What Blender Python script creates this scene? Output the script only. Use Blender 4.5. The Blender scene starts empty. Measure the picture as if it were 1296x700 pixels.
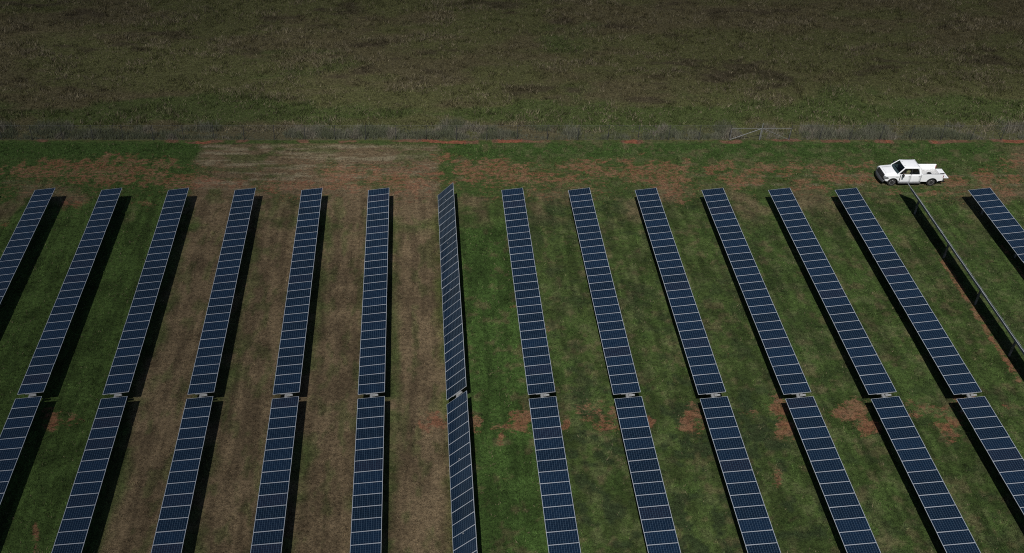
import bpy, bmesh, math, random
import numpy as np
from mathutils import Vector, Matrix

R = math.radians
rng = np.random.default_rng(11)
random.seed(5)
scene = bpy.context.scene
COL = scene.collection

# ------------------------------------------------------------------ survey
CAM_H, PITCH = 56.35, R(37.4968)
FOC, CX, CY = 1358.145, 513.2, 350.0            # photo pixels (1296 x 700)
PITCH_X, X_ROW6 = 6.2487, -2.507                # row spacing, x of row 6
Y_NORTH, MODULE, N_MOD, GAP = 84.741, 1.02, 27, 0.46
AXIS_Z, PANEL_L = 1.66, 2.0
TILT, TILT_STEEP, TILT_STOWED = R(7.75), R(45.05), R(-46.9)
SUN = Vector((-0.212, -0.758, 1.0)).normalized()

def to_px(x, y, z=0.0):
    c, s = math.cos(PITCH), math.sin(PITCH)
    d = y * c - (z - CAM_H) * s
    return CX + FOC * x / d, CY - FOC * (y * s + (z - CAM_H) * c) / d

def row_x(r):
    return (r - 6) * PITCH_X + X_ROW6

# ------------------------------------------------------------------ helpers
def tag(o, label=None, cat=None, group=None, kind=None):
    if label: o['label'] = label
    if cat: o['category'] = cat
    if group: o['group'] = group
    if kind: o['kind'] = kind
    return o

def empty(name, loc=(0, 0, 0), rz=0.0):
    o = bpy.data.objects.new(name, None)
    o.empty_display_size = 0.3
    o.location = loc
    o.rotation_euler = (0, 0, rz)
    COL.objects.link(o)
    return o

class MB:
    """collects shapes, then links them as ONE mesh object"""
    def __init__(self):
        self.bm = bmesh.new()
    def poly(self, vs, faces):
        v = [self.bm.verts.new(p) for p in vs]
        for f in faces:
            self.bm.faces.new([v[i] for i in f])
        return v
    def box(self, a, b):
        x0, y0, z0 = a; x1, y1, z1 = b
        self.poly([(x0,y0,z0),(x1,y0,z0),(x1,y1,z0),(x0,y1,z0),(x0,y0,z1),(x1,y0,z1),(x1,y1,z1),(x0,y1,z1)],
                  [(0,3,2,1),(4,5,6,7),(0,1,5,4),(1,2,6,5),(2,3,7,6),(3,0,4,7)])
        return self
    def prism(self, prof, y0, y1, inset=0.0, rim=0.0):
        """profile of (x,z) extruded along y; edges drawn in by `inset` over the last `rim`"""
        cx = sum(p[0] for p in prof) / len(prof); cz = sum(p[1] for p in prof) / len(prof)
        st = [(y0, 0), (y1, 0)] if not rim else [(y0, inset), (y0 + rim, 0), (y1 - rim, 0), (y1, inset)]
        n = len(prof); rings = []
        for y, ins in st:
            ring = []
            for (x, z) in prof:
                dx, dz = x - cx, z - cz
                l = math.hypot(dx, dz) or 1
                ring.append(self.bm.verts.new((x - dx / l * ins, y, z - dz / l * ins)))
            rings.append(ring)
        for a, b in zip(rings, rings[1:]):
            for i in range(n):
                j = (i + 1) % n
                self.bm.faces.new([a[i], a[j], b[j], b[i]])
        self.bm.faces.new(rings[0][::-1]); self.bm.faces.new(rings[-1])
        return self
    def tube(self, p, q, r, n=8, r2=None, cap=True):
        p, q = Vector(p), Vector(q); r2 = r if r2 is None else r2
        d = (q - p).normalized()
        u = d.orthogonal().normalized(); w = d.cross(u)
        a, b = [], []
        for i in range(n):
            t = 2 * math.pi * i / n
            o = u * math.cos(t) + w * math.sin(t)
            a.append(self.bm.verts.new(p + o * r)); b.append(self.bm.verts.new(q + o * r2))
        for i in range(n):
            j = (i + 1) % n
            self.bm.faces.new([a[i], a[j], b[j], b[i]])
        if cap:
            self.bm.faces.new(a[::-1]); self.bm.faces.new(b)
        return self
    def bar(self, p, q, w, h, up=(0, 0, 1)):
        p, q = Vector(p), Vector(q); d = (q - p).normalized(); up = Vector(up)
        s = d.cross(up).normalized(); t = s.cross(d)
        vs = []
        for e in (p, q):
            for a, b in ((-1,-1),(1,-1),(1,1),(-1,1)):
                vs.append(e + s * (a * w / 2) + t * (b * h / 2))
        self.poly(vs, [(0,1,2,3),(7,6,5,4),(0,4,5,1),(1,5,6,2),(2,6,7,3),(3,7,4,0)])
        return self
    def lathe(self, prof, c, n=28):
        """(r, y) profile turned about the y axis through c"""
        rings = []
        for r, y in prof:
            rings.append([self.bm.verts.new((c[0] + r * math.cos(2*math.pi*i/n), c[1] + y, c[2] + r * math.sin(2*math.pi*i/n))) for i in range(n)])
        for a, b in zip(rings, rings[1:]):
            for i in range(n):
                j = (i + 1) % n
                self.bm.faces.new([a[i], a[j], b[j], b[i]])
        self.bm.faces.new(rings[0]); self.bm.faces.new(rings[-1][::-1])
        return self
    def grid(self, f, nu, nv):
        vs = [[self.bm.verts.new(f(i / nu, j / nv)) for j in range(nv + 1)] for i in range(nu + 1)]
        for i in range(nu):
            for j in range(nv):
                self.bm.faces.new([vs[i][j], vs[i+1][j], vs[i+1][j+1], vs[i][j+1]])
        return self
    def build(self, name, mat, parent=None, bevel=0.0, smooth=False, seg=2, thick=0.0):
        bmesh.ops.recalc_face_normals(self.bm, faces=self.bm.faces)
        me = bpy.data.meshes.new(name)
        self.bm.to_mesh(me); self.bm.free()
        if smooth or bevel:
            for p in me.polygons: p.use_smooth = True
        me.materials.append(mat)
        o = bpy.data.objects.new(name, me)
        COL.objects.link(o)
        if parent: o.parent = parent
        if thick:
            m = o.modifiers.new('thickness', 'SOLIDIFY'); m.thickness = thick; m.offset = 0
        if bevel:
            m = o.modifiers.new('edge', 'BEVEL'); m.width = bevel; m.segments = seg; m.limit_method = 'ANGLE'; m.angle_limit = R(28)
            m.harden_normals = True
        return o

def link_copy(o, parent=None, loc=None, rot=None):
    c = o.copy(); COL.objects.link(c); c.parent = parent
    if loc is not None: c.location = loc
    if rot is not None: c.rotation_euler = rot
    return c

# ------------------------------------------------------------------ materials
class NT:
    def __init__(self, name):
        self.m = bpy.data.materials.new(name); self.m.use_nodes = True
        self.t = self.m.node_tree; self.t.nodes.clear()
        self.out = self.n('ShaderNodeOutputMaterial')
    def n(self, typ, **kw):
        nd = self.t.nodes.new(typ)
        for k, v in kw.items(): setattr(nd, k, v)
        return nd
    def put(self, sock, v):
        if isinstance(v, bpy.types.NodeSocket): self.t.links.new(v, sock)
        elif v is not None:
            if hasattr(sock, 'default_value'):
                if isinstance(v, (tuple, list)) and len(v) == 3 and len(sock.default_value) == 4: v = (*v, 1)
                sock.default_value = v
    def math(self, op, a, b=None, c=None, clamp=False):
        nd = self.n('ShaderNodeMath', operation=op, use_clamp=clamp)
        for i, v in enumerate((a, b, c)):
            if v is not None: self.put(nd.inputs[i], v)
        return nd.outputs[0]
    def mix(self, f, a, b, mode='MIX'):
        nd = self.n('ShaderNodeMix', data_type='RGBA', blend_type=mode)
        nd.clamp_factor = True
        self.put(nd.inputs[0], f); self.put(nd.inputs[6], a); self.put(nd.inputs[7], b)
        return nd.outputs[2]
    def noise(self, vec, scale, detail=4, rough=0.6):
        nd = self.n('ShaderNodeTexNoise')
        self.put(nd.inputs['Vector'], vec); nd.inputs['Scale'].default_value = scale
        nd.inputs['Detail'].default_value = detail; nd.inputs['Roughness'].default_value = rough
        return nd.outputs['Fac']
    def ramp(self, v, lo, hi):
        nd = self.n('ShaderNodeMapRange', interpolation_type='SMOOTHSTEP')
        self.put(nd.inputs[0], v); nd.inputs[1].default_value = lo; nd.inputs[2].default_value = hi
        return nd.outputs[0]
    def bsdf(self, col, rough=0.6, metal=0.0, spec=0.5, coat=0.0, normal=None):
        b = self.n('ShaderNodeBsdfPrincipled')
        self.put(b.inputs['Base Color'], col); self.put(b.inputs['Roughness'], rough)
        self.put(b.inputs['Metallic'], metal); self.put(b.inputs['Specular IOR Level'], spec)
        self.put(b.inputs['Coat Weight'], coat)
        if normal is not None: self.put(b.inputs['Normal'], normal)
        self.t.links.new(b.outputs[0], self.out.inputs['Surface'])
        return b
    def objco(self):
        return self.n('ShaderNodeTexCoord').outputs['Object']

def plain(name, col, rough=0.5, metal=0.0, spec=0.5, coat=0.0, wear=0.15, scale=9.0):
    k = NT(name)
    nz = k.noise(k.objco(), scale, 5)
    dark = tuple(c * (1 - wear) for c in col); lite = tuple(min(1, c * (1 + wear * 0.5)) for c in col)
    c = k.mix(k.ramp(nz, 0.3, 0.7), dark, lite)
    r = k.math('ADD', k.math('MULTIPLY', nz, 0.15), rough - 0.07)
    k.bsdf(c, r, metal, spec, coat)
    return k.m

M = {}
M['white'] = plain('white_paint', (0.89, 0.90, 0.91), 0.35, coat=0.5, wear=0.05, scale=3)
M['black'] = plain('black_plastic', (0.018, 0.019, 0.02), 0.5)
M['darkgrey'] = plain('dark_grey_plastic', (0.05, 0.052, 0.055), 0.5)
M['rubber'] = plain('tyre_rubber', (0.022, 0.021, 0.02), 0.85, wear=0.4)
M['alloy'] = plain('alloy_rim', (0.50, 0.50, 0.49), 0.4, metal=0.3)
M['steel'] = plain('galvanised_steel', (0.26, 0.265, 0.27), 0.55, metal=0.3, wear=0.3, scale=14)
M['oldsteel'] = plain('weathered_galvanised_wire', (0.13, 0.135, 0.13), 0.7, metal=0.2, wear=0.3)
M['frame'] = plain('anodised_aluminium', (0.44, 0.465, 0.50), 0.5, metal=0.2, wear=0.12)
M['lightbox'] = plain('pale_grey_enamel', (0.25, 0.255, 0.255), 0.5, wear=0.2)
M['interior'] = plain('cab_trim', (0.03, 0.03, 0.032), 0.8)
M['bedliner'] = plain('bed_floor_paint', (0.60, 0.60, 0.59), 0.5, wear=0.3, scale=6)
M['chrome'] = plain('bright_trim', (0.55, 0.55, 0.56), 0.2, metal=0.9)
M['lamp'] = plain('headlight_lens', (0.22, 0.235, 0.24), 0.12, coat=1.0)
M['redlens'] = plain('red_lens', (0.22, 0.012, 0.012), 0.2, coat=1.0)
M['skin'] = plain('skin', (0.45, 0.27, 0.19), 0.6, wear=0.1)
M['shirt'] = plain('dark_trousers', (0.04, 0.045, 0.06), 0.9)
M['vest'] = plain('pale_yellow_cloth', (0.80, 0.76, 0.36), 0.85, wear=0.1)
M['hair'] = plain('brown_hair', (0.03, 0.02, 0.014), 0.8)

def glass_mat(tint=(0.5, 0.55, 0.54, 1)):
    k = NT('tinted_glass')
    tr = k.n('ShaderNodeBsdfTransparent'); tr.inputs[0].default_value = tint
    gl = k.n('ShaderNodeBsdfGlossy'); gl.inputs[0].default_value = (1, 1, 1, 1); gl.inputs[1].default_value = 0.03
    lw = k.n('ShaderNodeLayerWeight'); lw.inputs[0].default_value = 0.5
    ff = k.math('ADD', k.math('MULTIPLY', k.math('POWER', lw.outputs['Facing'], 4.0), 0.7), 0.03)
    mx = k.n('ShaderNodeMixShader')
    k.t.links.new(ff, mx.inputs[0]); k.t.links.new(tr.outputs[0], mx.inputs[1]); k.t.links.new(gl.outputs[0], mx.inputs[2])
    k.t.links.new(mx.outputs[0], k.out.inputs['Surface'])
    return k.m
M['glass'] = glass_mat()
M['darkglass'] = glass_mat((0.20, 0.25, 0.26, 1))

def cell_mat():
    """72 cells, 12 across by 6, with busbars, behind glass; each module a little different"""
    k = NT('solar_cells')
    sep = k.n('ShaderNodeSeparateXYZ'); k.put(sep.inputs[0], k.objco())
    x, y, z = sep.outputs
    def lines(v, period, half, off=0.0):
        u = k.math('ADD', v, off)
        u = k.math('PINGPONG', u, period / 2)
        return k.math('LESS_THAN', u, half)
    pit = 0.1605
    gx = lines(x, pit, 0.0052)
    gy = lines(y, pit, 0.0046)
    bus = lines(y, pit / 5, 0.0009, pit / 10)
    # margin of pale backsheet round the field of cells
    ax = k.math('GREATER_THAN', k.math('ABSOLUTE', x), pit * 6 + 0.001)
    ay = k.math('GREATER_THAN', k.math('ABSOLUTE', y), pit * 3 + 0.001)
    edge = k.math('MAXIMUM', ax, ay)
    rnd = k.n('ShaderNodeObjectInfo').outputs['Random']
    wn = k.n('ShaderNodeTexWhiteNoise', noise_dimensions='1D'); k.put(wn.inputs['W'], k.math('MULTIPLY', rnd, 977.0))
    base = k.mix(rnd, (0.0014, 0.0075, 0.0185), (0.0034, 0.0145, 0.0370))
    base = k.mix(k.math('MULTIPLY', k.ramp(wn.outputs['Value'], 0.88, 1.0), 0.8), base, (0.0105, 0.0120, 0.026))
    # small cell-to-cell shift of tone
    fx = k.math('FLOOR', k.math('DIVIDE', x, pit)); fy = k.math('FLOOR', k.math('DIVIDE', y, pit))
    cv = k.n('ShaderNodeCombineXYZ'); k.put(cv.inputs[0], fx); k.put(cv.inputs[1], fy); k.put(cv.inputs[2], k.math('MULTIPLY', rnd, 50.0))
    wc = k.n('ShaderNodeTexWhiteNoise', noise_dimensions='3D'); k.put(wc.inputs['Vector'], cv.outputs[0])
    base = k.mix(k.math('MULTIPLY', wc.outputs['Value'], 0.5), base, (0.0020, 0.0076, 0.020))
    base = k.mix(k.math('MULTIPLY', bus, 0.35), base, (0.16, 0.20, 0.25))
    base = k.mix(gx, base, (0.075, 0.120, 0.175))
    base = k.mix(gy, base, (0.028, 0.058, 0.100))
    base = k.mix(edge, base, (0.20, 0.24, 0.29))
    dust = k.noise(k.objco(), 2.2, 4)
    base = k.mix(k.math('MULTIPLY', k.ramp(dust, 0.45, 0.8), 0.012), base, (0.25, 0.24, 0.22))
    rough = k.math('ADD', k.math('MULTIPLY', dust, 0.08), 0.10)
    k.bsdf(base, rough, 0.0, 0.2)
    return k.m
M['cells'] = cell_mat()
M['darkpost'] = plain('weathered_dark_post', (0.035, 0.036, 0.034), 0.8)
M['backsheet'] = plain('backsheet', (0.30, 0.31, 0.32), 0.7)

# ------------------------------------------------------------------ where the ground is bare, dry or lush
def vnoise(x, y, seed):
    xi = np.floor(x).astype(np.int64); yi = np.floor(y).astype(np.int64)
    fx = x - xi; fy = y - yi
    fx = fx * fx * (3 - 2 * fx); fy = fy * fy * (3 - 2 * fy)
    def h(a, b):
        n = (a * 374761393 + b * 668265263 + seed * 1442695041) & 0xFFFFFFFF
        n = ((n ^ (n >> 13)) * 1274126177) & 0xFFFFFFFF
        n = ((n ^ (n >> 15)) * 2246822519) & 0xFFFFFFFF
        return ((n ^ (n >> 16)) & 0xFFFFFF) / float(0xFFFFFF)
    a = h(xi, yi); b = h(xi + 1, yi); c = h(xi, yi + 1); d = h(xi + 1, yi + 1)
    return (a * (1 - fx) + b * fx) * (1 - fy) + (c * (1 - fx) + d * fx) * fy

def fbm(x, y, seed, scale, octv=4, sx=1.0, sy=1.0):
    t = np.zeros_like(x); amp, tot = 1.0, 0.0
    fx, fy = x / (scale * sx), y / (scale * sy)
    for o in range(octv):
        t = t + amp * vnoise(fx + 17.3 * o, fy - 9.1 * o, seed + o); tot += amp
        amp *= 0.55; fx = fx * 2.03; fy = fy * 2.03
    return t / tot

def sstep(a, b, v):
    t = np.clip((v - a) / (b - a), 0, 1)
    return t * t * (3 - 2 * t)

# bare red soil: centres and half-sizes surveyed in photo pixels, strength
BARE = [
 (45,214,34,9,.75),(70,206,30,7,.6),(105,212,40,11,.9),(150,203,46,9,.8),(128,222,40,9,.8),(178,218,32,12,.9),(200,205,26,9,.7),(205,230,32,7,.85),
 (240,231,28,6,1.2),(300,233,40,5,.5),(350,236,36,6,.75),(415,236,26,6,.4),(436,222,20,9,.8),(448,238,14,5,.8),(476,220,12,9,.6),(505,228,14,11,.7),(525,232,18,8,.8),(545,226,14,7,.6),
 (572,205,22,13,.85),(588,214,18,9,.9),(612,206,14,9,.6),(632,212,14,13,.8),(555,218,20,9,.5),(655,213,20,5,.8),(665,225,32,5,.7),(600,228,26,6,.4),
 (700,225,18,4,.8),(722,228,14,5,.9),(735,211,20,5,1.),(746,204,18,4,.7),(758,216,12,6,.8),(775,218,14,6,.7),(788,202,16,5,.8),(806,215,24,4,1.),(815,194,6,4,.8),(820,206,20,4,.6),
 (832,218,8,7,.9),(848,214,16,5,1.),(806,226,12,5,.8),(830,227,10,6,.8),(846,232,16,7,.9),(852,243,8,6,.9),(860,255,5,5,.5),(868,208,6,9,.7),(864,228,8,5,.6),
 (898,214,6,5,.8),(912,212,7,6,.7),(926,212,6,9,1.),(915,225,10,4,.8),(930,229,13,8,.9),(950,216,10,3,.7),(963,211,8,4,.9),(960,228,8,5,.7),
 (975,212,9,4,.9),(1000,218,12,9,.9),(1015,230,12,5,.7),(1052,213,22,7,.9),(1062,226,26,6,1.),(1085,212,12,6,.7),(1098,208,10,5,.9),(1092,226,14,6,.9),(1020,240,16,5,.7),(1040,236,12,5,.6),
 (1112,229,12,6,.8),(1128,243,16,4,.7),(1205,231,14,6,.9),(1245,222,12,6,.8),(1284,228,18,5,.9),(1272,244,12,5,.6),(1282,200,16,9,.5),(1256,235,10,4,.6),(1170,244,30,3,.4),
 (664,530,19,19,1.2),(713,532,8,12,.6),(601,534,9,15,.9),(634,555,5,9,.6),(632,540,12,6,.5),(746,520,18,12,.5),(770,526,18,20,1.1),(806,524,9,8,.5),(822,532,8,11,.8),
 (876,528,16,23,1.2),(952,522,14,6,.9),(985,514,14,17,1.1),(996,540,12,15,1.1),(1036,524,10,6,.4),(1082,520,24,14,1.),(1100,540,12,11,1.),(1164,518,22,13,.8),(1196,533,24,18,.9),(1222,505,16,6,.9),
 (1203,558,10,9,.6),(1186,586,7,5,.7),(1266,514,12,5,.5),(68,532,16,15,.9),(90,529,22,7,.8),(106,527,8,8,.8),(45,682,5,20,.7),(85,592,5,10,.4),(549,534,17,13,.7),
 (697,392,6,6,.45),(690,418,6,5,.4),(922,450,4,3,.9),(983,604,6,12,.5),(990,642,6,10,.4),(640,610,5,10,.35),(1235,655,6,5,.5),(650,388,4,3,.7),
 (90,262,16,8,.5),(180,262,14,8,.4),(70,270,10,6,.4),(8,285,6,6,.6),(78,335,5,9,.45),(870,600,5,4,.4),(1010,300,6,4,.3),(1060,255,10,6,.4),
]
# narrow drip lines along the low edges
DRIP = [((1186,318),(1290,480),4.2,1.1),((1268,312),(1300,356),3.0,.5),((985,420),(1012,470),2.5,.35),((965,360),(985,420),2.0,.25)]

def zones(x, y):
    """all masks at ground points x, y"""
    z = {}
    c, s = math.cos(PITCH), math.sin(PITCH)
    d = y * c + CAM_H * s
    u = CX + FOC * x / d
    v = CY - FOC * (y * s - CAM_H * c) / d
    wob = (fbm(x, y, 3, 2.2, 4) - 0.5)
    wob2 = (fbm(x, y, 9, 0.7, 3) - 0.5)
    bare = np.zeros_like(x)
    for (a, b, ra, rb, st) in BARE:
        q = np.sqrt(((u - a) / (ra * 1.25)) ** 2 + ((v - b) / (rb * 1.25)) ** 2)
        k0, k1 = (0.1, 1.45) if b > 500 else (0.0, 1.6)
        bare = np.maximum(bare, st * (1 - sstep(k0, k1, q)))
    for (p, q, w, st) in DRIP:
        px, py = q[0] - p[0], q[1] - p[1]; L2 = px * px + py * py
        t = np.clip(((u - p[0]) * px + (v - p[1]) * py) / L2, 0, 1)
        dist = np.hypot(u - p[0] - t * px, v - p[1] - t * py)
        bare = np.maximum(bare, st * (1 - sstep(0.5, 1.4, dist / w + wob * 1.2)))
    band = sstep(83, 86, y) * (1 - sstep(94.2, 95.2, y))
    drill = np.cos((y + 0.12 * x * 0) * 2 * math.pi / 1.25 + wob * 3) * 0.12 * band          # old drill rows
    drill = drill + np.cos((x - 0.22 * y) * 2 * math.pi / 1.5 + wob * 2) * 0.16 * band * (1 - sstep(-24, -18, x))
    near = sstep(0.02, 0.3, bare)
    bare = np.clip(bare * 0.74 + near * (1.0 * wob + 1.2 * wob2 + drill * 0.9) + (0.20 + 0.14 * sstep(0.4, 0.6, fbm(x, y, 19, 5.0, 2))) * band * (1 - sstep(91.5, 94, y)), 0, np.where(y > 84, 0.62, 0.80))
    z['soft'] = bare
    bare = sstep(0.25, 0.8, bare)
    # red line of dug soil along the fence foot
    edge = 95.95 + wob * 0.9 + 0.35 * (fbm(x, y * 0, 21, 3.0, 3) - 0.5)
    redline = sstep(0.0, 0.18, y - edge) * (1 - sstep(0.0, 0.25, y - edge - 0.62 + wob2 * 0.4))
    rl = fbm(x, x * 0, 33, 2.6, 3)
    z['red'] = redline * (0.30 + 0.55 * sstep(0.42, 0.6, rl))
    z['hot'] = redline * sstep(0.58, 0.70, rl)
    z['bare'] = bare
    # mown-off, dead ground between the third and seventh rows
    lo = -20.4 + wob * 1.4 + (y - 60) * -0.012
    hi = 3.3 + wob * 1.6
    dry = sstep(-0.5, 0.6, x - lo) * (1 - sstep(-0.5, 0.6, x - hi)) * (1 - sstep(95.6, 96.1, y))
    green_in = fbm(x, y, 41, 2.6, 4)
    for r in (3, 4, 5, 6, 7):                              # olive fringe under each table
        dd = np.abs(x - row_x(r) - 0.4)
        dry = dry * (1 - 0.7 * (1 - sstep(0.9, 2.0, dd + wob * 1.8)) * sstep(0.35, 0.6, green_in + 0.08) * (1 - sstep(82, 84.5, y)))
    dry = dry * (1 - 0.6 * sstep(0.58, 0.68, green_in) * sstep(82, 87, y))
    dry = dry * (1 - 0.45 * sstep(0.53, 0.68, fbm(x, y, 43, 1.1, 5, sx=0.7, sy=1.8)) * (y < 86))
    dry = dry * (1 - 0.6 * np.exp(-((y - 81.3 + wob * 2) / 1.1) ** 2) * sstep(0.4, 0.55, green_in))
    streak = fbm(x, y, 47, 1.3, 4, sx=3.2, sy=0.5)
    dry = dry * (1 - 0.55 * sstep(0.50, 0.62, streak) * sstep(86, 90, y))
    endband = sstep(80, 83.5, y) * (1 - sstep(86, 90, y))
    dry = np.maximum(dry, endband * sstep(0.46, 0.66, fbm(x, y, 51, 3.2, 5)) * 0.75)
    dry = np.maximum(dry, sstep(59.5, 62.5, x + wob * 3) * sstep(84, 88, y) * (1 - sstep(95, 96, y)) * 0.7)
    dry = np.maximum(dry, 0.40 * sstep(0.60, 0.70, fbm(x, y, 57, 0.9, 4)) * (x > 4) * (1 - endband))
    z['dry'] = dry
    z['vein'] = 0.5 + (sstep(0.35, 0.65, fbm(x, y, 59, 0.9, 4, sx=0.45, sy=4.0) * 0.55 + fbm(x, y, 60, 1.6, 4) * 0.45) - 0.5) * (y < 86)
    z['straw'] = dry * sstep(0.50, 0.64, fbm(x, y, 53, 0.7, 4, sx=4.0, sy=0.35)) * sstep(86, 89, y) * (1 - sstep(95.4, 95.9, y)) * (x < 6)
    # lush green
    lush = (sstep(4.2, 4.8, x + wob) * (1 - sstep(8.9, 9.9, x + wob)) * (1 - sstep(80, 83, y))) * 0.95
    lush = np.maximum(lush, sstep(92.2, 93.8, y + wob * 2.5) * (1 - sstep(95.8, 96.1, y)) * 0.8)
    lush = np.maximum(lush, (1 - sstep(-21.5, -20, x)) * 0.55)
    lush = np.maximum(lush, sstep(24, 30, x) * 0.30)
    lush = np.maximum(lush, sstep(0.55, 0.72, fbm(x, y, 61, 1.6, 4)) * 0.5 * (y < 96))
    z['lush'] = lush * (1 - dry)
    # dark creeping weeds in the aisles east of row eight
    weed = sstep(0.52, 0.63, fbm(x, y, 71, 0.8, 4) * 0.7 + fbm(x, y, 73, 5.0, 2) * 0.3) * sstep(10.5, 11.5, x) * (1 - sstep(84, 90, y))
    weed = weed * (0.85 - 0.40 * sstep(26, 34, x)) * (0.6 + 0.4 * (1 - sstep(54, 66, y)))
    z['weed'] = weed
    z['fringe'] = np.exp(-((x - 2.7 - wob) / 0.55) ** 2) * 0.7 * (y < 84)
    z['pale'] = sstep(0.52, 0.66, fbm(x, y, 75, 0.9, 5)) * (x > 9.5) * 0.7
    # beyond the fence
    z['far'] = sstep(96.3, 96.8, y + wob2 * 0.4)
    z['fgreen'] = sstep(0.46, 0.62, fbm(x, y, 81, 4.5, 4, sx=2.2) * 0.6 + 0.30 * np.exp(-((y - 102.5 - 5 * (fbm(x, y, 83, 4.0, 3) - 0.5)) / 3.4) ** 2) + 0.06 + 0.1 * np.exp(-((x - 5) / 28) ** 2) - 0.05)
    z['fbrown'] = sstep(0.50, 0.66, fbm(x, y, 91, 7.0, 5, sx=1.8))
    z['fdark'] = sstep(0.64, 0.78, fbm(x, y, 97, 2.6, 4, sx=2.6, sy=0.9)) * sstep(101, 106, y)
    z['fstraw'] = sstep(0.52, 0.70, fbm(x, y, 103, 2.2, 4, sx=2.0))
    # wheel tracks
    tr = np.zeros_like(x)
    for yy, x0, st in ((88.15, 22, .75), (89.75, 24, .65), (86.6, 40, .4)):
        tr = np.maximum(tr, st * (1 - sstep(0.08, 0.24, np.abs(y - yy - 0.25 * (fbm(x, x * 0, 5, 14.0, 2) - 0.5)))) * sstep(x0, x0 + 8, x))
    z['track'] = tr * sstep(0.35, 0.6, fbm(x, y, 7, 1.1, 3))
    return z

C = dict(
    pale=(0.094, 0.112, 0.044), olive=(0.060, 0.090, 0.025), lush=(0.050, 0.094, 0.022), dry=(0.162, 0.116, 0.070), bare=(0.235, 0.098, 0.062), hot=(0.40, 0.085, 0.038),
    weed=(0.034, 0.052, 0.021), farbase=(0.098, 0.100, 0.040), fgreen=(0.066, 0.094, 0.027), fbrown=(0.112, 0.088, 0.052), fdark=(0.060, 0.048, 0.030), fstraw=(0.205, 0.175, 0.112), track=(0.15, 0.13, 0.08))
C = {k: np.array(v) * 0.82 for k, v in C.items()}

def plant_colour(z):
    n = len(z['bare'])
    def mix(a, b, f): return a * (1 - f[:, None]) + b[None] * f[:, None]
    c = np.tile(C['olive'], (n, 1))
    c = mix(c, C['lush'], z['lush']); c = mix(c, C['pale'], z['pale']); c = mix(c, C['pale'] * np.array([0.95, 0.98, 0.6]), z['fringe']); c = mix(c, C['dry'], z['dry'] * 0.92); c = c * (0.72 + 0.56 * z['vein'])[:, None]; c = mix(c, C['weed'], z['weed']); c = mix(c, C['fstraw'] * 1.25, z['straw'] * 0.8)
    f = np.tile(C['farbase'], (n, 1))
    f = mix(f, C['fbrown'], z['fbrown'] * 0.6); f = mix(f, C['fgreen'], z['fgreen'] * 0.8); f = mix(f, C['fdark'], z['fdark'] * 0.75)
    return c * (1 - z['far'][:, None]) + f * z['far'][:, None]

def soil_colour(z):
    c = plant_colour(z) * 0.85
    def mix(a, b, f): return a * (1 - f[:, None]) + b[None] * f[:, None]
    c = mix(c, C['track'], z['track'])
    return c

# ------------------------------------------------------------------ ground: one sheet to the horizon
def axis(lo, hi, step, far):
    a = list(np.arange(lo, hi + step / 2, step)); s = step
    b = []; v = a[-1]
    while v < far: s *= 1.5; v += s; b.append(v)
    s = step; d = []; v = a[0]
    while v > -far: s *= 1.5; v -= s; d.append(v)
    return np.array(d[::-1] + a + b)

def relief(x, y):
    return (fbm(x, y, 131, 6.0, 3) - 0.5) * 0.10 + (fbm(x, y, 137, 1.0, 3) - 0.5) * 0.05

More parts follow.
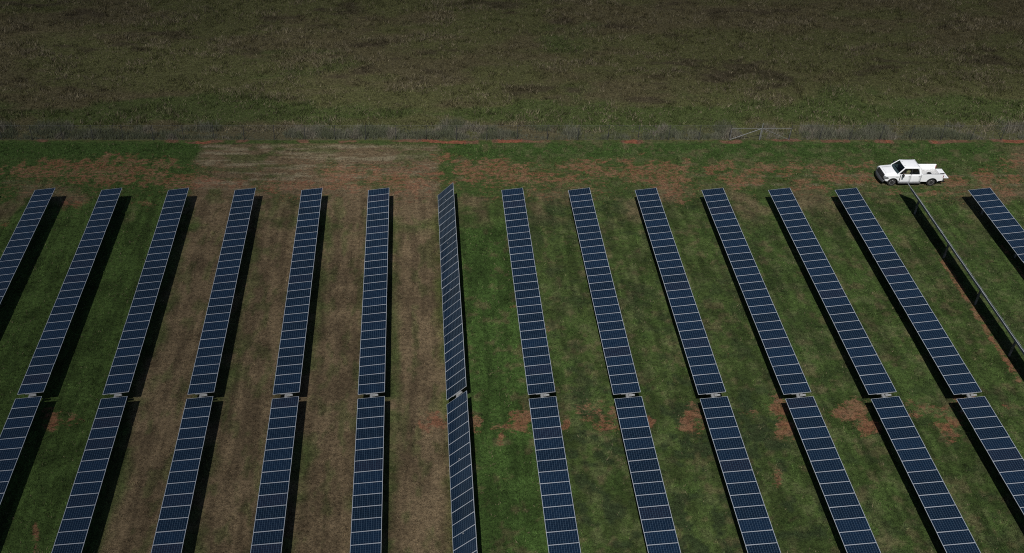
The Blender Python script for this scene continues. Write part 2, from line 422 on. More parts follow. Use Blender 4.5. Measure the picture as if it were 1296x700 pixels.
def make_ground():
    xs = axis(-62, 92, 0.2, 3500); ys = axis(38, 142, 0.2, 3500)
    X, Y = np.meshgrid(xs, ys)
    x, y = X.ravel(), Y.ravel()
    z = relief(x, y)
    nx, ny = len(xs), len(ys)
    me = bpy.data.meshes.new('ground')
    nv = nx * ny
    me.vertices.add(nv)
    me.vertices.foreach_set('co', np.stack([x, y, z], 1).astype(np.float32).ravel())
    i = np.arange(nx - 1)[None, :] + (np.arange(ny - 1) * nx)[:, None]
    q = np.stack([i, i + 1, i + 1 + nx, i + nx], -1).reshape(-1)
    nf = (nx - 1) * (ny - 1)
    me.loops.add(nf * 4); me.polygons.add(nf)
    me.loops.foreach_set('vertex_index', q.astype(np.int32))
    me.polygons.foreach_set('loop_start', (np.arange(nf) * 4).astype(np.int32))
    me.polygons.foreach_set('use_smooth', np.ones(nf, bool))
    me.update(); me.validate()
    zz = zones(x, y)
    col = np.ones((nv, 4), np.float32); col[:, :3] = soil_colour(zz)
    at = me.color_attributes.new('cover', 'FLOAT_COLOR', 'POINT')
    at.data.foreach_set('color', col.ravel())
    msk = np.ones((nv, 4), np.float32); msk[:, 0] = zz['soft']; msk[:, 1] = zz['red']; msk[:, 2] = zz['hot']
    at = me.color_attributes.new('soil', 'FLOAT_COLOR', 'POINT')
    at.data.foreach_set('color', msk.ravel())
    k = NT('field_soil_and_turf')
    a = k.n('ShaderNodeAttribute', attribute_name='cover')
    co = k.n('ShaderNodeNewGeometry').outputs['Position']
    n1 = k.noise(co, 3.2, 6, 0.72); n2 = k.noise(co, 11.0, 4, 0.7); n3 = k.noise(co, 0.55, 5, 0.6)
    g = k.math('ADD', k.math('MULTIPLY', k.ramp(n1, 0.3, 0.7), 0.85), k.math('MULTIPLY', k.ramp(n2, 0.3, 0.7), 0.85))
    g = k.math('SUBTRACT', g, 0.08)
    g = k.math('ADD', g, k.math('MULTIPLY', n3, 0.5))
    sl = k.n('ShaderNodeAttribute', attribute_name='soil')
    sp = k.n('ShaderNodeSeparateColor'); k.put(sp.inputs[0], sl.outputs['Color'])
    mp = k.n('ShaderNodeMapping'); mp.inputs['Scale'].default_value = (0.75, 1.15, 1.0); k.put(mp.inputs['Vector'], co)
    n4 = k.noise(mp.outputs[0], 2.1, 8, 0.8)
    bv = k.math('ADD', sp.outputs[0], k.math('MULTIPLY', k.math('SUBTRACT', n4, 0.5), 3.2))
    bm_ = k.math('MULTIPLY', k.ramp(bv, 0.34, 0.74), k.ramp(sp.outputs[0], 0.03, 0.2))
    soil = k.mix(k.ramp(n3, 0.35, 0.65), (0.180, 0.077, 0.044), (0.160, 0.089, 0.053))
    turf = k.mix(k.math('MULTIPLY', bm_, 0.82), a.outputs['Color'], soil)
    turf = k.mix(k.math('MULTIPLY', k.ramp(k.math('ADD', sp.outputs[1], k.math('MULTIPLY', k.math('SUBTRACT', n4, 0.5), 1.3)), 0.3, 0.7), 0.8), turf, (0.135, 0.066, 0.045))
    turf = k.mix(k.math('MULTIPLY', k.ramp(k.math('ADD', sp.outputs[2], k.math('SUBTRACT', n4, 0.5)), 0.3, 0.8), 0.8), turf, (0.185, 0.066, 0.038))
    nd = k.n('ShaderNodeVectorMath', operation='SCALE'); k.put(nd.inputs[0], turf); k.put(nd.inputs['Scale'], g)
    bp = k.n('ShaderNodeBump'); bp.inputs['Strength'].default_value = 0.9; bp.inputs['Distance'].default_value = 0.12
    k.put(bp.inputs['Height'], k.math('ADD', n1, k.math('MULTIPLY', n2, 0.4)))
    k.bsdf(nd.outputs[0], 0.95, 0, 0.1, normal=bp.outputs[0])
    me.materials.append(k.m)
    o = bpy.data.objects.new('ground', me); COL.objects.link(o)
    tag(o, 'broad field of grass, dead turf and bare red soil', 'ground', kind='structure')
make_ground()

# ------------------------------------------------------------------ grass: tufts of real blades
def grass_mat():
    k = NT('grass_blades')
    a = k.n('ShaderNodeAttribute', attribute_name='tint')
    b = k.bsdf(a.outputs['Color'], 0.8, 0, 0.15)
    return k.m
M['grass'] = grass_mat()

def make_grass(name, label, pts, cols, hts, wid, nbl, lean):
    """pts (n,2) tuft feet; cols (n,3); hts (n,) -> one mesh of blades"""
    n = len(pts); m = n * nbl
    ix = np.repeat(np.arange(n), nbl)
    bx = pts[ix, 0] + rng.normal(0, wid * 1.6, m); by = pts[ix, 1] + rng.normal(0, wid * 1.6, m)
    bz = relief(bx, by) - 0.02
    h = hts[ix] * rng.uniform(0.55, 1.15, m)
    az = rng.uniform(0, 2 * math.pi, m); fa = rng.uniform(0, 2 * math.pi, m)
    w = wid * rng.uniform(0.6, 1.3, m) / 2
    ln = lean * rng.uniform(0.3, 1.4, m) * h
    V = np.empty((m, 3, 3), np.float32)
    V[:, 0] = np.stack([bx - np.cos(fa) * w, by - np.sin(fa) * w, bz], 1)
    V[:, 1] = np.stack([bx + np.cos(fa) * w, by + np.sin(fa) * w, bz], 1)
    V[:, 2] = np.stack([bx + np.cos(az) * ln, by + np.sin(az) * ln, bz + 0.02 + h], 1)
    c = np.ones((m, 3, 4), np.float32)
    bc = cols[ix] * rng.uniform(0.75, 1.3, (m, 1))
    c[:, :, :3] = bc[:, None, :]
    me = bpy.data.meshes.new(name)
    me.vertices.add(m * 3); me.vertices.foreach_set('co', V.ravel())
    me.loops.add(m * 3); me.polygons.add(m)
    me.loops.foreach_set('vertex_index', np.arange(m * 3, dtype=np.int32))
    me.polygons.foreach_set('loop_start', (np.arange(m) * 3).astype(np.int32))
    me.update()
    at = me.color_attributes.new('tint', 'FLOAT_COLOR', 'POINT'); at.data.foreach_set('color', c.ravel())
    me.materials.append(M['grass'])
    o = bpy.data.objects.new(name, me); COL.objects.link(o)
    return tag(o, label, 'grass', kind='stuff')

def scatter(n, x0, x1, y0, y1):
    x = rng.uniform(x0, x1, n); y = rng.uniform(y0, y1, n)
    d = y * math.cos(PITCH) + CAM_H * math.sin(PITCH)
    u = CX + FOC * x / d
    k = (u > -130) & (u < 1430)
    return x[k], y[k]

# short turf between the rows
x, y = scatter(330000, -62, 80, 41, 96.0)
z = zones(x, y)
keep = rng.uniform(0, 1, len(x)) < (0.95 - 0.80 * z['bare']) * (1 - 0.35 * z['dry']) * (1 - 0.97 * np.maximum(sstep(0.1, 0.5, z['red']), z['track'] * 0.6))
x, y = x[keep], y[keep]; z = {k: v[keep] for k, v in z.items()}
cols = plant_colour(z)
t = rng.uniform(0, 1, len(x))[:, None]
mott = fbm(x, y, 143, 0.45, 3); cols = cols * (0.55 + 0.9 * sstep(0.25, 0.75, mott))[:, None] * np.where(t < 0.12, 1.45, np.where(t > 0.85, 0.6, 1.0))
straw = (rng.uniform(0, 1, len(x)) < 0.035 + 0.10 * z['dry'])[:, None]
cols = np.where(straw, np.array([[0.17, 0.145, 0.085]]), cols)
hts = 0.055 + 0.075 * z['lush'] + 0.05 * z['weed'] + 0.10 * sstep(0.4, 0.75, fbm(x, y, 141, 0.8, 3))
make_grass('lawn_grass', 'short green and dead brown grass covering the ground between solar rows', np.stack([x, y], 1), cols, hts, 0.045, 3, 0.9)

# rough pasture beyond the fence
x, y = scatter(190000, -75, 112, 98.2, 141)
z = zones(x, y)
cols = plant_colour(z)
cl = fbm(x, y, 151, 1.1, 3)
straw = (rng.uniform(0, 1, len(x)) < 0.10 + 0.42 * z['fstraw'] * (1 - z['fgreen'] * 0.7) * (1 - z['fdark']))[:, None]
cols = np.where(straw, C['fstraw'][None] * rng.uniform(0.6, 1.2, (len(x), 1)), cols * rng.uniform(0.55, 1.35, (len(x), 1)))
cols = cols * (0.8 + 0.4 * sstep(0.3, 0.7, fbm(x, y, 153, 0.6, 3)))[:, None]
hts = 0.12 + 0.30 * sstep(0.42, 0.72, cl) + 0.15 * z['fstraw']
make_grass('meadow_grass', 'rough olive and straw pasture grass beyond the fence', np.stack([x, y], 1), cols, hts, 0.06, 4, 0.8)

# tall dead weeds along the far side of the fence
x, y = scatter(70000, -75, 112, 96.75, 102.5)
d = fbm(x, y, 161, 1.6, 3, sx=1.4)
keep = rng.uniform(0, 1, len(x)) < sstep(0.30, 0.55, d) * (1 - sstep(97.4, 99.6, y - (d - 0.5) * 5.0))
x, y, d = x[keep], y[keep], d[keep]
t = fbm(x, y, 167, 1.3, 3)
cols = np.array([[0.115, 0.118, 0.080]]) * (1 - sstep(.4, .6, t)[:, None]) + np.array([[0.082, 0.092, 0.050]]) * sstep(.4, .6, t)[:, None]
cols = np.where((fbm(x, y, 173, 2.4, 3) > 0.58)[:, None], np.array([[0.150, 0.138, 0.102]]), cols)
make_grass('fence_weeds', 'tall grey dead weeds crowding the far side of the wire fence', np.stack([x, y], 1), cols, 0.28 + 0.45 * sstep(0.35, 0.7, d), 0.05, 4, 0.5)

# ------------------------------------------------------------------ solar trackers
MW = MODULE - 0.014
def module_meshes():
    h, l = MW / 2, PANEL_L / 2
    lip, top, bot = 0.019, 0.016, -0.014
    m = MB(); m.box((-l + 0.004, -h + 0.004, 0.002), (l - 0.004, h - 0.004, 0.013))
    g = m.build('solar_panel', M['cells'])
    f = MB()
    f.box((-l, -h, bot), (-l + lip, h, top)); f.box((l - lip, -h, bot), (l, h, top))
    f.box((-l + lip, -h, bot), (l - lip, -h + lip, top)); f.box((-l + lip, h - lip, bot), (l - lip, h, top))
    fr = f.build('frame', M['frame'])
    fr.parent = g
    return g, fr

def post_mesh():
    m = MB(); zt = AXIS_Z - 0.17
    m.box((-0.075, -0.050, -0.4), (0.075, -0.043, zt)); m.box((-0.075, 0.043, -0.4), (0.075, 0.050, zt)); m.box((-0.004, -0.043, -0.4), (0.004, 0.043, zt))
    p = m.build('post', M['steel'])
    b = MB()
    n = 14
    for i in range(n):                                             # bearing ring round the tube
        a0, a1 = 2 * math.pi * i / n, 2 * math.pi * (i + 1) / n
        b.bar((0.105 * math.cos(a0), 0, AXIS_Z - 0.11 + 0.105 * math.sin(a0)), (0.105 * math.cos(a1), 0, AXIS_Z - 0.11 + 0.105 * math.sin(a1)), 0.07, 0.016, up=(math.cos((a0 + a1) / 2), 0, math.sin((a0 + a1) / 2)))
    b.box((-0.09, -0.035, AXIS_Z - 0.24), (0.09, 0.035, AXIS_Z - 0.215))
    be = b.build('bearing', M['steel']); be.parent = p
    return p, be

half = N_MOD * MODULE
y_gap_n = Y_NORTH - half + 0.014                                    # south edge of the northern half
y_mid = y_gap_n - GAP / 2
POSTS = [26.0, 19.15, 12.6, 6.2, -6.2, -12.6, -19.15, -25.9]

proto_g, proto_f = module_meshes()
proto_p, proto_b = post_mesh()

def tracker(r, label, ang, first):
    root = empty('solar_tracker', (row_x(r), y_mid, 0))
    tag(root, label, 'solar panels', 'solar tracker rows in the field')
    rot = (0, -ang, 0)
    Rm = Matrix.Rotation(-ang, 3, 'Y')
    base = Vector((0, 0, AXIS_Z))
    k = 0
    for sgn in (1, -1):
        for i in range(N_MOD):
            yy = sgn * (GAP / 2 + MODULE * (i + 0.5) - 0.007)
            w = ang + R(random.uniform(-0.6, 0.6))
            loc = base + Rm @ Vector((0, yy, 0.0))
            g = proto_g if (first and k == 0) else proto_g.copy()
            if not (first and k == 0): COL.objects.link(g)
            g.parent = root; g.location = loc; g.rotation_euler = (R(random.uniform(-0.25, 0.25)), -w, 0)
            f = proto_f if (first and k == 0) else proto_f.copy()
            if not (first and k == 0): COL.objects.link(f)
            f.parent = g
            k += 1
    t = MB()
    tz = -0.11
    t.tube((0, -half - 0.35, tz), (0, half + 0.35, tz), 0.068, 8)
    for sgn in (1, -1):                                             # clamp rails under the module joints
        for i in range(N_MOD + 1):
            yy = sgn * (GAP / 2 + MODULE * i)
            t.box((-0.42, yy - 0.02, -0.064), (0.42, yy + 0.02, -0.024))
    tt = t.build('torque_tube', M['steel'], root)
    tt.location = base; tt.rotation_euler = rot
    for j, py in enumerate(POSTS):
        p = proto_p if (first and j == 0) else proto_p.copy()
        if not (first and j == 0): COL.objects.link(p)
        p.parent = root; p.location = (0, py, 0)
        b = proto_b if (first and j == 0) else proto_b.copy()
        if not (first and j == 0): COL.objects.link(b)
        b.parent = p
    dp = MB(); dp.box((-0.10, -0.06, -0.4), (0.10, 0.06, AXIS_Z - 0.30)); dpo = dp.build('drive_post', M['steel'], root)
    dr = MB(); dr.lathe([(0.09, -0.19), (0.12, -0.18), (0.12, 0.18), (0.09, 0.19)], (0, 0, tz), 18)
    dr.box((-0.12, -0.10, tz - 0.22), (0.12, 0.10, tz - 0.10))
    dro = dr.build('slew_drive', M['lightbox'], root, bevel=0.01)
    dro.location = base; dro.rotation_euler = rot
    mo = MB(); mo.tube((0.10, 0.0, tz + 0.10), (0.52, 0.0, tz + 0.10), 0.085, 12); mo.box((0.10, -0.07, tz + 0.02), (0.30, 0.07, tz + 0.19))
    moo = mo.build('motor', M['lightbox'], dro, bevel=0.01)
    return root

LABELS = {
 0: 'solar tracker row cut off by the left edge, only its far shadow tip in view',
 1: 'solar row on dark green grass whose middle is cut by the left picture edge',
 2: 'complete solar row with dark green grass on both of its sides',
 3: 'solar row between the dark green grass and the dead brown strip',
 4: 'first solar row standing inside the brown strip, counted from the dark green grass',
 5: 'middle solar row of the three standing inside the dead brown strip',
 6: 'solar row on brown turf directly left of the steeply tilted row',
 7: 'steeply tilted solar row showing slanted module seams, between brown turf and bright green grass',
 8: 'solar row directly right of the steeply tilted one, bright green grass on its left',
 9: 'second solar row right of the steeply tilted one, red soil beside its middle gap',
 10: 'third solar row right of the steep one, large red soil patch left of its gap',
 11: 'fourth solar row right of the steep one, T-shaped bare red soil left of its gap',
 12: 'second gently tilted solar row left of the edge-on row',
 13: 'gently tilted solar row directly left of the edge-on row',
 14: 'edge-on solar row pointing at the white pickup, dark underside and posts showing',
 15: 'solar row at the far right, beyond the edge-on row and below the pickup tailgate',
}
for r in range(0, 16):
    tracker(r, LABELS[r], TILT_STEEP if r == 7 else TILT_STOWED if r == 14 else TILT + R(random.uniform(-0.25, 0.25)), r == 0)

# ------------------------------------------------------------------ chain-link fence and gate
FY, FH = 96.62, 1.70
def link_mesh(x0, x1, z0, z1, step=0.14, r=0.0018):
    m = MB(); h = z1 - z0
    n = int((x1 - x0 + h) / step) + 1
    for i in range(n):
        for sg in (1, -1):
            a = x0 - h + i * step if sg == 1 else x0 + i * step
            p = [a, z0]; q = [a + sg * h, z1]
            # clip to the panel
            (pa, za), (pb, zb) = (p, q) if p[0] < q[0] else (q, p)
            if pb <= x0 or pa >= x1: continue
            if pa < x0: za += (x0 - pa) / (pb - pa) * (zb - za); pa = x0
            if pb > x1: zb = za + (x1 - pa) / (pb - pa) * (zb - za); pb = x1
            if pb - pa < 0.02: continue
            yo = FY + 0.035 + 0.003 * sg
            m.tube((pa, yo, za), (pb, yo, zb), r, 3, cap=False)
    return m

def fence(label, x0, x1, posts):
    root = empty('chain_link_fence', ((x0 + x1) / 2, FY, 0)); ox = (x0 + x1) / 2
    tag(root, label, 'fence', 'chain-link fence along the pasture')
    def under(o):
        o.parent = root; o.location = (-ox, -FY, 0); return o
    under(link_mesh(x0, x1, 0.06, FH).build('wire_mesh', M['oldsteel']))
    w = MB()
    for zz, rr in ((FH + 0.004, 0.005), (0.055, 0.003)):
        w.tube((x0, FY + 0.028, zz), (x1, FY + 0.028, zz), rr, 6)
    under(w.build('line_wire', M['oldsteel']))
    pm = MB(); pm.tube((0, 0, -0.3), (0, 0, FH + 0.05), 0.032, 8); pm.tube((0, 0, FH + 0.05), (0, 0, FH + 0.085), 0.038, 8, r2=0.01)
    p0 = pm.build('post', M['darkpost'])
    for i, px in enumerate(posts):
        p = p0 if i == 0 else p0.copy()
        if i: COL.objects.link(p)
        p.parent = root; p.location = (px - ox, random.uniform(-0.01, 0.01), 0); p.rotation_euler = (R(random.uniform(-.8, .8)), R(random.uniform(-.8, .8)), 0)

G0, GC, G1 = 33.42, 36.60, 39.66
STEP = 3.13
fence('long run of grey chain-link fence left of the double gate, tall weeds behind', -64.0, G0 - 0.06, [G0 - STEP * i for i in range(0, 31)])
fence('grey chain-link fence run right of the double gate, passing behind the pickup', G1 + 0.06, 96.0, [G1 + STEP * i for i in range(0, 18)])
def gate():
    root = empty('double_gate', (GC, FY, 0))
    tag(root, 'grey double gate with diagonal braces set in the chain-link fence', 'gate')
    pm = MB(); pm.tube((0, 0, -0.3), (0, 0, 1.95), 0.038, 8); pm.build('post', M['steel'], root)
    for sg, x0, x1 in ((-1, G0 - GC + 0.08, -0.09), (1, 0.09, G1 - GC - 0.08)):
        m = MB(); r = 0.019; zt = 1.42
        outer, inner = (x0, x1) if sg < 0 else (x1, x0)
        yo = -0.05
        m.tube((x0, yo, zt), (x1, yo, zt), r, 8)
        m.tube((x0, yo, 0.12), (x0, yo, zt), r, 8); m.tube((x1, yo, 0.12), (x1, yo, zt), r, 8)
        m.tube((outer, yo - 0.05, 0.12), (inner, yo - 0.05, zt - 0.02), r * (1.5 if sg < 0 else 0.8), 8)
        lf = m.build('gate_leaf', M['steel'], root)
        w = link_mesh(GC + x0, GC + x1, 0.10, zt).build('wire_mesh', M['oldsteel'], lf)
        w.location = (-GC, -FY - 0.08, 0)
gate()

# ------------------------------------------------------------------ white pickup (front towards -x, near side y = 0)
TX, TY = 45.93, 87.80
def pickup():
    t = empty('pickup_truck', (TX, TY, 0))
    tag(t, 'white crew-cab pickup parked on the grass with its tailgate lowered', 'truck')
    W = 2.0
    fw, rw = (1.10, 0.41), (4.88, 0.41)
    def arch(c, r, x_from, x_to, zb, n=12):
        pts = []
        a0 = math.asin(max(-1, min(1, (zb - c[1]) / r)))
        for i in range(n + 1):
            a = math.pi - a0 - (math.pi - 2 * a0) * i / n
            pts.append((c[0] + r * math.cos(a), c[1] + r * math.sin(a)))
        return pts
    # nose, hood and front wings in one shape
    prof = [(0.30, 0.60)] + arch(fw, 0.50, 0, 0, 0.50) + [(1.72, 0.50), (1.72, 1.30), (1.46, 1.275), (0.95, 1.235), (0.42, 1.165), (0.27, 1.10), (0.22, 0.95)]
    m = MB(); m.prism(prof, 0.0, W, inset=0.045, rim=0.10)
    body = m.build('body', M['white'], t, bevel=0.035, seg=3)
    # raised hood panel, standing a little proud
    h = MB(); h.grid(lambda u, v: (0.46 + 1.0 * u, 0.34 + 1.32 * v, 1.178 + 0.098 * u + 0.045 * math.sin(math.pi * v) ** 0.6 * (0.6 + 0.4 * math.sin(math.pi * min(1, u * 1.2)))), 10, 12)
    h.build('hood', M['white'], t, smooth=True, thick=0.02)
    # cab floor and sills
    m = MB(); m.box((1.725, 0.10, 0.48), (3.70, 1.90, 0.72)); m.build('cab_floor', M['interior'], t)
    # doors: two each side, thin outer skins bulging slightly
    for sg in (0, 1):
        for x0, x1 in ((1.735, 2.735), (2.745, 3.705)):
            d = MB()
            def f(u, v, x0=x0, x1=x1, sg=sg):
                zz = 0.50 + 0.80 * v
                bulge = 0.022 + 0.035 * math.sin(math.pi * min(1, v * 0.8 + 0.2)) ** 0.7 - 0.05 * (v > 0.95) * (v - 0.95) * 20 * 0.6
                yy = 0.045 - bulge
                return (x0 + (x1 - x0) * u, yy if sg == 0 else W - yy, zz)
            d.grid(f, 4, 10)
            do = d.build('door', M['white'], t, smooth=True, thick=0.03)
            hd = MB(); yy = -0.045 if sg == 0 else W + 0.045
            hd.box((x1 - 0.25, yy - 0.015, 1.10), (x1 - 0.08, yy + 0.015, 1.135)); hd.build('handle', M['black'], do, bevel=0.006)
    # roof
    RX0, RX1, RY, RZ = 2.04, 3.50, 0.24, 1.90
    rf = MB(); rf.grid(lambda u, v: (RX0 + (RX1 - RX0) * u - 0.07 * math.sin(math.pi * v) * (1 - u) * 1.0, RY + (W - 2 * RY) * v, RZ + 0.055 * (math.sin(math.pi * v) ** 0.5) * (0.75 + 0.25 * math.sin(math.pi * u)) + 0.02 * math.sin(math.pi * u)), 10, 14)
    roof = rf.build('roof', M['white'], t, smooth=True, thick=0.05)
    for yy in (0.62, 1.38):
        cl = MB(); cl.box((2.10, yy - 0.035, 1.958), (2.16, yy + 0.035, 1.985)); cl.build('clearance_light', M['darkgrey'], roof)
    # pillars
    pl = MB()
    for sg in (0, 1):
        Y = (lambda v: v) if sg == 0 else (lambda v: W - v)
        pl.bar((1.44, Y(0.085), 1.27), (2.06, Y(0.25), 1.905), 0.10, 0.09, up=(0, 1, 0.3))      # front
        pl.bar((3.64, Y(0.06), 1.27), (3.47, Y(0.24), 1.90), 0.17, 0.09, up=(0, 1, 0.3))       # rear
        pl.bar((1.50, Y(0.055), 1.285), (3.70, Y(0.055), 1.285), 0.05, 0.05)                   # waist
        pl.bar((2.03, Y(0.235), 1.895), (3.52, Y(0.235), 1.895), 0.09, 0.07)                   # gutter
    pl.bar((1.45, 0.10, 1.265), (1.45, 1.90, 1.265), 0.09, 0.06)
    pl.bar((3.49, 0.24, 1.89), (3.49, 1.76, 1.89), 0.08, 0.09)
    pl.build('cab_pillars', M['white'], t, bevel=0.015)
    bp = MB()
    for sg in (0, 1):
        Y = (lambda v: v) if sg == 0 else (lambda v: W - v)
        bp.bar((2.75, Y(0.05), 1.285), (2.765, Y(0.235), 1.89), 0.07, 0.05, up=(0, 1, 0.3))
    bp.build('door_pillar', M['black'], t)
    m = MB(); m.box((3.66, 0.06, 0.50), (3.72, 1.94, 1.30)); m.build('cab_rear_wall', M['white'], t, bevel=0.02)
    # glass
    g = MB(); g.grid(lambda u, v: (1.46 + 0.57 * u - 0.11 * math.sin(math.pi * v) * (1 - 0.5 * u), (0.11 + 0.13 * u) + (W - 2 * (0.11 + 0.13 * u)) * v, 1.285 + 0.62 * u), 6, 12)
    g.build('windscreen', M['darkglass'], t, smooth=True)
    g = MB(); g.poly([(3.64, 0.12, 1.30), (3.64, 1.88, 1.30), (3.48, 1.74, 1.88), (3.48, 0.26, 1.88)], [(0, 1, 2, 3)]); g.build('rear_window', M['glass'], t)
    for sg in (0, 1):
        Y = (lambda v: v) if sg == 0 else (lambda v: W - v)
        for q in ([(1.56, 1.31), (2.72, 1.31), (2.74, 1.87), (2.09, 1.87)], [(2.78, 1.31), (3.58, 1.31), (3.44, 1.87), (2.79, 1.87)]):
            g = MB(); g.poly([(px, Y(0.065 + (pz - 1.31) * 0.30), pz) for px, pz in q], [(0, 1, 2, 3)]); g.build('side_window', M['glass'], t)
    # inside
    for yy in (0.56, 1.44):
        s = MB(); s.box((2.16, yy - 0.26, 0.80), (2.72, yy + 0.26, 0.98)); s.bar((2.66, yy, 0.95), (2.86, yy, 1.52), 0.50, 0.14, up=(1, 0, 0)); s.bar((2.87, yy, 1.53), (2.91, yy, 1.70), 0.26, 0.10, up=(1, 0, 0))
        s.build('seat', M['interior'], t, bevel=0.04)
    s = MB(); s.box((3.02, 0.25, 0.78), (3.45, 1.75, 0.97)); s.bar((3.42, 1.0, 0.95), (3.56, 1.0, 1.45), 1.5, 0.12, up=(1, 0, 0)); s.build('seat', M['interior'], t, bevel=0.04)
    d = MB(); d.box((1.50, 0.14, 0.90), (1.90, 1.86, 1.22)); d.build('dashboard', M['black'], t, bevel=0.05)
    sw = MB()
    n = 20; c = Vector((2.02, 0.56, 1.17)); ax1 = Vector((0, 1, 0)); ax2 = Vector((0.42, 0, 0.9)).normalized()
    for i in range(n):
        a0, a1 = 2 * math.pi * i / n, 2 * math.pi * (i + 1) / n
        sw.tube(c + 0.19 * (ax1 * math.cos(a0) + ax2 * math.sin(a0)), c + 0.19 * (ax1 * math.cos(a1) + ax2 * math.sin(a1)), 0.016, 6)
    sw.tube(c - ax1 * 0.19, c + ax1 * 0.19, 0.014, 6); sw.tube(c, c + Vector((-0.16, 0, 0.05)), 0.03, 6)
    sw.build('steering_wheel', M['black'], t)
    # grille, bumper, lamps
    g = MB(); g.prism([(0.155, 0.70), (0.30, 0.70), (0.36, 1.12), (0.215, 1.125)], 0.27, 1.73)
    gr = g.build('grille', M['black'], t, bevel=0.02)
    b = MB()
    for zz in (0.80, 0.90, 1.0, 1.07):
        b.box((0.145 + (zz - 0.7) * 0.14, 0.33, zz), (0.18 + (zz - 0.7) * 0.14, 1.67, zz + 0.02))
    b.build('grille_bars', M['darkgrey'], gr)
    b = MB(); 
    b.grid(lambda u, v: (-0.02 + 0.22 * abs(2 * v - 1) ** 2.6 + 0.03 * u, -0.02 + (W + 0.04) * v, 0.44 + 0.22 * u), 3, 16)
    b.grid(lambda u, v: (-0.02 + 0.22 * abs(2 * v - 1) ** 2.6 + 0.03 + (0.34 - 0.2 * abs(2 * v - 1) ** 2.6) * u, -0.02 + (W + 0.04) * v, 0.66 + 0.02 * u), 2, 16)
    b.build('front_bumper', M['darkgrey'], t, smooth=True, thick=0.04)
    b = MB(); b.box((0.30, 0.15, 0.42), (0.62, 1.85, 0.80)); b.build('chassis_nose', M['black'], t)
    for yy, y2 in ((-0.008, 0.30), (W + 0.008, 1.70)):
        l = MB(); l.prism([(0.175, 0.84), (0.62, 0.92), (0.56, 1.10), (0.30, 1.11), (0.20, 1.0)], min(yy, y2), max(yy, y2))
        lo = l.build('headlight', M['lamp'], t, bevel=0.02)
        e = MB(); e.prism([(0.170, 0.80), (0.64, 0.89), (0.64, 0.935), (0.172, 0.85)], min(yy, y2) - 0.004, max(yy, y2) + 0.004); e.build('headlight_trim', M['black'], lo)
    # fender flares and liners
    for c in (fw, rw):
        for sg in (0, 1):
            fl = MB(); n = 16
            for i in range(n):
                a0, a1 = math.pi * (1.02 - 1.04 * i / n), math.pi * (1.02 - 1.04 * (i + 1) / n)
                yy = -0.012 if sg == 0 else W + 0.012
                fl.bar((c[0] + 0.50 * math.cos(a0), yy, c[1] + 0.50 * math.sin(a0)), (c[0] + 0.50 * math.cos(a1), yy, c[1] + 0.50 * math.sin(a1)), 0.05, 0.07, up=(0, 1, 0))
            fl.build('wheel_arch', M['black'], t)
        ln = MB(); ln.box((c[0] - 0.44, 0.36, 0.36), (c[0] + 0.44, 1.64, 0.80)); ln.build('wheel_well', M['black'], t)
    ax = MB(); ax.box((0.5, 0.5, 0.36), (5.8, 1.5, 0.52)); ax.build('chassis', M['black'], t)
    # wheels
    first = None
    for (cx, cz) in (fw, rw):
        for sg in (0, 1):
            if first is None:
                m = MB(); m.lathe([(0.21, 0.03), (0.30, 0.01), (0.375, 0.025), (0.405, 0.06), (0.405, 0.24), (0.375, 0.28), (0.30, 0.29), (0.21, 0.27)], (0, -0.15, 0), 32)
                wh = m.build('wheel', M['rubber'], t, smooth=True)
                m = MB(); m.lathe([(0.225, 0.045), (0.245, 0.03), (0.235, 0.02), (0.20, 0.06), (0.10, 0.075), (0.09, 0.04), (0.03, 0.035)], (0, -0.15, 0), 32)
                for i in range(8):
                    a = 2 * math.pi * i / 8
                    m.bar((0.08 * math.cos(a), -0.098, 0.08 * math.sin(a)), (0.225 * math.cos(a), -0.108, 0.225 * math.sin(a)), 0.05, 0.03, up=(0, 1, 0))
                rm = m.build('rim', M['alloy'], wh, smooth=True)
                first = (wh, rm)
            else:
                wh = first[0].copy(); COL.objects.link(wh)
                rm = first[1].copy(); COL.objects.link(rm); rm.parent = wh
            wh.location = (cx, 0.17 if sg == 0 else W - 0.17, cz); wh.rotation_euler = (0, 0, 0 if sg == 0 else math.pi)
            wh.parent = t
    # running boards
    for y0, y1 in ((-0.10, 0.06), (W - 0.06, W + 0.10)):
        m = MB(); m.box((1.66, y0, 0.40), (3.74, y1, 0.455)); m.build('running_board', M['steel'], t, bevel=0.015)
        m = MB(); m.box((1.66, max(y0, 0.02) if y0 < 0 else W - 0.12, 0.30), (3.9, 0.12 if y0 < 0 else W - 0.02, 0.49)); m.build('sill', M['black'], t)
    # mirrors
    for sg in (-1, 1):
        yb = 0.02 if sg < 0 else W - 0.02
        m = MB(); m.bar((1.80, yb, 1.30), (1.84, yb + sg * 0.24, 1.32), 0.06, 0.05); m.box((1.78, min(yb + sg * 0.17, yb + sg * 0.40), 1.20), (1.90, max(yb + sg * 0.17, yb + sg * 0.40), 1.50))
        mo = m.build('wing_mirror', M['black'], t, bevel=0.03)
        g = MB(); g.box((1.902, min(yb + sg * 0.19, yb + sg * 0.38), 1.23), (1.908, max(yb + sg * 0.19, yb + sg * 0.38), 1.47)); g.build('mirror_glass', M['chrome'], mo)
    # badge on the wing
    m = MB(); m.box((1.30, -0.006, 1.02), (1.56, 0.02, 1.06)); m.build('wing_badge', M['darkgrey'], t, bevel=0.004)
    # load bed
    BX0, BX1, BZ = 3.77, 5.88, 1.31
    prof = [(BX0, 0.52)] + [(BX0, 0.52)][:0] + arch(rw, 0.50, 0, 0, 0.50) + [(5.52, 0.58), (BX1, 0.64), (BX1, BZ), (BX0, BZ)]
